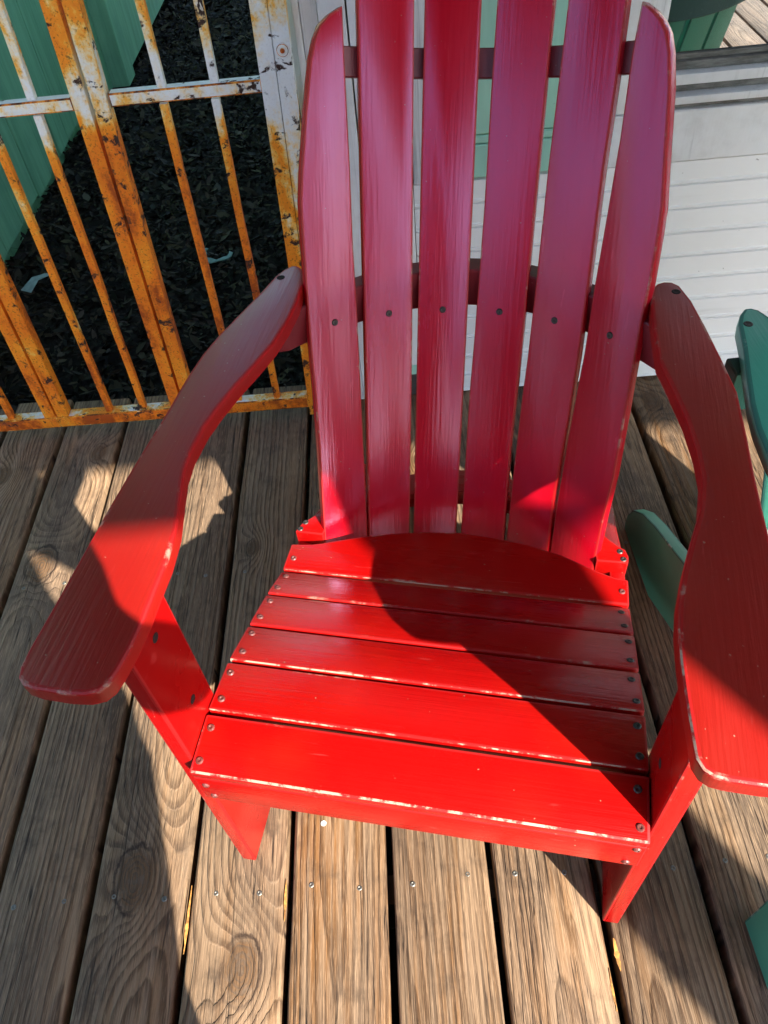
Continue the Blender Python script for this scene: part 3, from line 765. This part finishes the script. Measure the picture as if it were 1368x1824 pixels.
for j in range(13):
    a = R(150 + j * 17); ring.append((-.418 + .062 * math.cos(a), 2.60 + .075 * math.sin(a), -.255 + .006 * math.sin(j)))
for j in range(12, -1, -1):
    a = R(150 + j * 17); q = .045 + .004 * math.sin(j * 2); ring.append((-.412 + q * math.cos(a), 2.606 + q * 1.2 * math.sin(a), -.256))
scrap(ring, 'plate_shard', 'curved pale green shard lying on the leaves between gate bars', 'litter', plain('pale_green_plastic', (.12, .22, .19), .6), .004)

# ------------------------------------------------------------------ planting in front of the deck (seen in the window pane)
FOL = NB('hedge_leaves'); a_ = FOL.attr('tint', 'GEOMETRY', 'Color'); FOL.set(a_, .45, .4); FOL = FOL.m
verts, faces, cols = [], [], []
for _ in range(6000):
    x = rg.uniform(-1.5, 5.5); y = rg.uniform(-3.4, -2.5); z = GROUND_Z + rg.random() ** .7 * .62 * (.8 + .2 * math.sin(x * 3)) 
    gcol = rg.uniform(.5, 1.3); leaf(x, y, z, rg.uniform(.06, .12), rg.uniform(.015, .03), rg.random() * 6.28, rg.gauss(-.6, .5), rg.gauss(0, .6), (.045 * gcol, .085 * gcol, .025 * gcol, 1))
me = D.meshes.new('garden_border'); me.from_pydata(verts, [], faces); at = me.color_attributes.new('tint', 'FLOAT_COLOR', 'CORNER')
at.data.foreach_set('color', [q for c_ in cols for q in c_][-len(me.loops) * 4:]); me.materials.append(FOL)
setp(link('garden_border_foliage', me), kind='stuff')
# ------------------------------------------------------------------ river and trees, both added out of view to shape sheen and skylight
WAT = NB('river_water'); v = WAT.pos()
f = WAT.noise(WAT.mapping(v, (1.0, 2.2, 1)), 1.6, 4, .6)
WAT.set((.07, .14, .30), .14, .5); WAT.bump(f, .5, .12); WAT = WAT.m
bm = bmesh.new()
bm.faces.new([bm.verts.new(q) for q in ((-120, -160, GROUND_Z + .02), (120, -160, GROUND_Z + .02), (120, -4.2, GROUND_Z + .02), (-120, -4.2, GROUND_Z + .02))])
setp(finish(bm, 'river', WAT, smooth=False), kind='structure')  # added reflecting water: brightens the wall and the slat sheen
BARK = plain('oak_bark', (.09, .07, .055), .9, nscale=14, bump=.6)
def leafmesh(name, n, spot, dims, base, size):
    global verts, faces, cols
    verts, faces, cols = [], [], []
    for _ in range(n):
        p = spot(); gcol = rg.uniform(.5, 1.35)
        leaf(p[0], p[1], p[2], rg.uniform(*size), rg.uniform(size[0] * .35, size[1] * .35), rg.random() * 6.28, rg.gauss(0, .7), rg.gauss(0, .7), (base[0] * gcol, base[1] * gcol, base[2] * gcol, 1))
    me = D.meshes.new(name); me.from_pydata(verts, [], faces); at = me.color_attributes.new('tint', 'FLOAT_COLOR', 'CORNER')
    at.data.foreach_set('color', [q for c_ in cols for q in c_]); me.materials.append(FOL); return me
# ------------------------------------------------------------------ the person taking the picture (throws the shade on the left)
def lathe_tube(bm, pts, seg=14):
    """pts: (centre, rx, ry) ellipse rings swept along a path; ry is the thickness along Y"""
    rings = []
    n = len(pts)
    for i, (c, rx, ry) in enumerate(pts):
        c = Vector(c)
        d = (Vector(pts[min(i + 1, n - 1)][0]) - Vector(pts[max(i - 1, 0)][0])).normalized()
        ax = Vector((1, 0, 0)); ax = (ax - d * ax.dot(d))
        if ax.length < .2: ax = Vector((0, 0, 1)) - d * d.z
        ax.normalize(); ay = d.cross(ax)
        rings.append([bm.verts.new(c + ax * rx * math.cos(2 * math.pi * k / seg) + ay * ry * math.sin(2 * math.pi * k / seg)) for k in range(seg)])
    for a, b_ in zip(rings, rings[1:]):
        for k in range(seg): bm.faces.new((a[k], a[(k + 1) % seg], b_[(k + 1) % seg], b_[k]))
    bm.faces.new(rings[0][::-1]); bm.faces.new(rings[-1])
def ball(bm, c, r):
    r = (r, r, r) if isinstance(r, float) else r
    bmesh.ops.create_icosphere(bm, subdivisions=3, radius=1, matrix=Matrix.Translation(c) @ Matrix.Diagonal((*r, 1)))
bm = bmesh.new()
T = lambda *p: lathe_tube(bm, p)
T(((.20, -.335, .74), .150, .105), ((.205, -.34, .82), .170, .118), ((.203, -.345, .92), .158, .108), ((.20, -.35, 1.03), .145, .100), ((.195, -.365, 1.15), .162, .112), ((.19, -.375, 1.26), .172, .108), ((.19, -.375, 1.335), .150, .085), ((.19, -.37, 1.375), .075, .062))
T(((.19, -.37, 1.34), .062, .062), ((.19, -.35, 1.43), .052, .055), ((.19, -.335, 1.49), .05, .055))
HC = Vector((.192, -.315, 1.545))
ball(bm, HC, (.074, .092, .108)); ball(bm, HC + Vector((0, .045, -.055)), (.050, .052, .056))
T((HC + Vector((0, .085, .02)), .010, .008), (HC + Vector((0, .100, -.012)), .013, .012), (HC + Vector((0, .098, -.024)), .014, .011))
for s_ in (-1, 1): ball(bm, HC + Vector((s_ * .076, -.005, -.008)), (.010, .020, .030))
ball(bm, HC + Vector((0, .088, -.058)), (.022, .012, .008))
for s_, sh_, el_, ha_ in ((1, (.365, -.375, 1.315), (.462, -.275, 1.055), (.288, -.135, 1.082)), (-1, (.02, -.375, 1.315), (-.065, -.285, 1.05), (.150, -.135, 1.082))):
    sh_, el_, ha_ = Vector(sh_), Vector(el_), Vector(ha_)
    T((sh_ + Vector((-s_ * .05, 0, .012)), .06, .06), (sh_, .062, .064), (sh_.lerp(el_, .35), .052, .054), (sh_.lerp(el_, .8), .042, .044), (el_, .039, .040))
    ball(bm, el_, .040)
    T((el_, .039, .039), (el_.lerp(ha_, .3), .041, .040), (el_.lerp(ha_, .8), .028, .027), (ha_, .026, .024))
    inn = -s_
    # palm and five fingers wrapped round the phone edge
    pm = ha_ + Vector((inn * .012, .030, .030)); T((ha_, .026, .02), (pm, .034, .016), (pm + Vector((inn * .012, .018, .03)), .030, .013))
    for q, (ln, off_) in enumerate(((.060, .030), (.066, .012), (.062, -.008), (.050, -.026))):
        a0 = pm + Vector((inn * .008, .018, .028)) - fw * 0 + up * off_ * .6
        a1 = a0 + fw * .016 + rt * inn * .012; a2 = a1 + rt * inn * ln * .45; a3 = a2 + rt * inn * ln * .3 - fw * .010
        T((a0, .0095, .0095), (a1, .0088, .0088), (a2, .0082, .0082), (a3, .007, .007))
    b0_ = pm + Vector((inn * .02, -.004, .0)); b1_ = b0_ - fw * .018 + rt * inn * .022 + up * .012; b2_ = b1_ + rt * inn * .018 + up * .016
    T((b0_, .013, .013), (b1_, .0108, .0108), (b2_, .0085, .0085))
for hip, kn, an, s_ in (((.262, -.335, .74), (.162, -.315, .455), (.125, -.37, .085), 1), ((.125, -.335, .74), (.045, -.325, .455), (-.02, -.40, .085), -1)):
    hip, kn, an = Vector(hip), Vector(kn), Vector(an)
    T((hip + Vector((0, 0, .06)), .088, .100), (hip, .090, .098), (hip.lerp(kn, .5), .074, .080), (kn, .058, .062), (kn.lerp(an, .3), .060, .064), (kn.lerp(an, .8), .050, .055), (an, .050, .058))
    T((an + Vector((0, -.055, -.055)), .034, .028), (an + Vector((0, .02, -.048)), .042, .036), (an + Vector((s_ * .01, .11, -.058)), .046, .026), (an + Vector((s_ * .012, .17, -.064)), .034, .018))
me = D.meshes.new('person_raw'); bm.to_mesh(me); bm.free()
tmp = D.objects.new('person_raw', me); COL.objects.link(tmp)
md = tmp.modifiers.new('r', 'REMESH'); md.mode = 'VOXEL'; md.voxel_size = .0075
ms = tmp.modifiers.new('s', 'SMOOTH'); ms.iterations = 4; ms.factor = .5
bpy.context.view_layer.update()
dg = bpy.context.evaluated_depsgraph_get()
pm_ = D.meshes.new_from_object(tmp.evaluated_get(dg)); D.objects.remove(tmp, do_unlink=True)
pm_.name = 'person'
SKIN = plain('skin', (.45, .27, .19), .5); SHIRT = plain('navy_shirt_cotton', (.03, .04, .07), .9, nscale=500); JEANS = plain('dark_denim', (.03, .04, .06), .9, nscale=600); SHOE = plain('dark_shoe_leather', (.03, .028, .026), .5)
for mt in (SHIRT, JEANS, SKIN, SHOE): pm_.materials.append(mt)
for p in pm_.polygons:
    c = p.center
    if c.z < .105: k = 3
    elif c.z < .86 : k = 1
    elif c.z > 1.405: k = 2
    elif c.y > -.19 : k = 2
    else: k = 0
    p.material_index = k; p.use_smooth = True
PO = Vector((.06, -.38, 0)); pm_.transform(Matrix.Translation(-PO))
per = link('person', pm_, loc=PO)
setp(per, 'person in navy shirt and dark jeans standing at the deck front holding up a phone', 'person')
bm = bmesh.new(); bmesh.ops.create_icosphere(bm, subdivisions=3, radius=1, matrix=Matrix.Translation(HC - PO + Vector((0, -.012, .016))) @ Matrix.Diagonal((.083, .098, .110, 1)))
for v_ in [v_ for v_ in bm.verts if (v_.co - (HC - PO)).y > .045 - max(0, (v_.co - (HC - PO)).z - .05) * .6 and (v_.co - (HC - PO)).z < .085]: bm.verts.remove(v_)
hr = finish(bm, 'hair', plain('dark_brown_hair', (.03, .018, .012), .6, nscale=200), per)
for s_ in (-1, 1):
    bm = bmesh.new(); bmesh.ops.create_icosphere(bm, subdivisions=2, radius=.0105, matrix=Matrix.Translation(HC - PO + Vector((s_ * .030, .079, .012))))
    finish(bm, 'eye', plain('eye_white', (.6, .58, .55), .2, nscale=2), per)
# unseen timber planter box added to shade the deck, left of the person
pl = empty('planter_box', (-.14, -.80, 0), 0, label='dark timber planter box with leafy plant beside the standing person', cat='planter')
PLW = plain('stained_planter_timber', (.07, .05, .035), .75, nscale=12)
for zz in range(6):
    for y_ in (-.19, .165):
        bm = box(-.38, .38, y_, y_ + .025, .02 + zz * .15, .166 + zz * .15); bevel(bm, .003, 1); finish(bm, 'plank', PLW, pl)
    for x_ in (-.38, .355):
        bm = box(x_, x_ + .025, -.164, .164, .02 + zz * .15, .166 + zz * .15); bevel(bm, .003, 1); finish(bm, 'plank', PLW, pl)
bm = box(-.354, .354, -.164, .164, .80, .84); finish(bm, 'soil', plain('potting_soil', (.02, .015, .01), .95), pl)
cph = CAM - fw * .016 - up * .052
pts = [cph + rt * a + up * b_ for a, b_ in ((-.036, -.074), (.036, -.074), (.036, .074), (-.036, .074))]
bm = prism(pts, -fw * .008); bevel(bm, .003, 2)
pc = sum((v_.co for v_ in bm.verts), Vector()) / len(bm.verts); bmesh.ops.translate(bm, verts=bm.verts, vec=-pc)
setp(finish(bm, 'phone', plain('black_phone_glass', (.01, .01, .012), .15), None, loc=pc), 'black phone held up in both hands above the chair', 'phone')
proto_tree = None  # unseen trees added to keep bright sky off the deck and upper slats
TL = ['leafy tree at the far left end of the row by the river', 'second leafy tree from the left end of the river row', 'third leafy tree from the left end of the river row', 'middle leafy tree of the row along the river', 'third leafy tree from the right end of the river row', 'second leafy tree from the right end of the river row', 'leafy tree at the far right end of the row by the river']
for k, (tx, ty, sc_) in enumerate(((-9.5, -12.5, 1.05), (-6.0, -11.0, .95), (-2.6, -12.0, 1.0), (.9, -11.2, .97), (4.2, -12.4, 1.06), (7.8, -11.3, 1.0), (11.2, -12.8, 1.08))):
    if proto_tree is None:
        tr_ = empty('river_tree', (tx, ty, GROUND_Z))
        bm = bmesh.new()
        lathe_tube(bm, [((0, 0, -.05), .20, .20), ((.02, 0, .3), .15, .15), ((.04, .02, 1.3), .12, .12), ((.0, .0, 2.4), .10, .10), ((-.03, .02, 4.0), .05, .05), ((0, 0, 5.2), .015, .015)])
        for q in range(9):
            a = q * 2.4; z = 2.1 + q * .28; L_ = 1.7 - q * .09
            lathe_tube(bm, [((0, 0, z), .05, .05), ((math.cos(a) * L_ * .5, math.sin(a) * L_ * .5, z + .5), .032, .032), ((math.cos(a) * L_, math.sin(a) * L_, z + .9), .01, .01)], 7)
        finish(bm, 'trunk', BARK, tr_)
        clumps = [(rg.gauss(0, .95), rg.gauss(0, .8), rg.uniform(2.2, 5.4), rg.uniform(.35, .7)) for _ in range(34)]
        def spot():
            c_ = rg.choice(clumps); return (c_[0] + rg.gauss(0, c_[3] * .55), c_[1] + rg.gauss(0, c_[3] * .55), max(1.95, c_[2] + rg.gauss(0, c_[3] * .45)))
        cm = leafmesh('crown', 7000, spot, None, (.05, .08, .025), (.10, .22))
        link('crown', cm, tr_); proto_tree = tr_
    else:
        tr_ = proto_tree.copy(); COL.objects.link(tr_)
        for ch in list(proto_tree.children):
            c_ = ch.copy(); COL.objects.link(c_); c_.parent = tr_
        tr_.location = (tx, ty, GROUND_Z); tr_.rotation_euler = (0, 0, k * 1.3); tr_.scale = (sc_,) * 3
    setp(tr_, TL[k], 'tree', 'trees in a row along the river')

fm = leafmesh('foliage', 900, lambda: (rg.uniform(-.34, .34), rg.uniform(-.17, .17), .84 + rg.random() * .28), None, (.05, .10, .03), (.06, .11))
link('foliage', fm, pl)

hm = leafmesh('hedge', 7000, lambda: (rg.uniform(-3.3, -2.3), rg.uniform(-4.0, 1.3), GROUND_Z + rg.random() * 1.9), None, (.035, .055, .02), (.07, .14))  # unseen greenery added to darken what the right-hand slats reflect
setp(link('hedge_foliage', hm), kind='stuff')
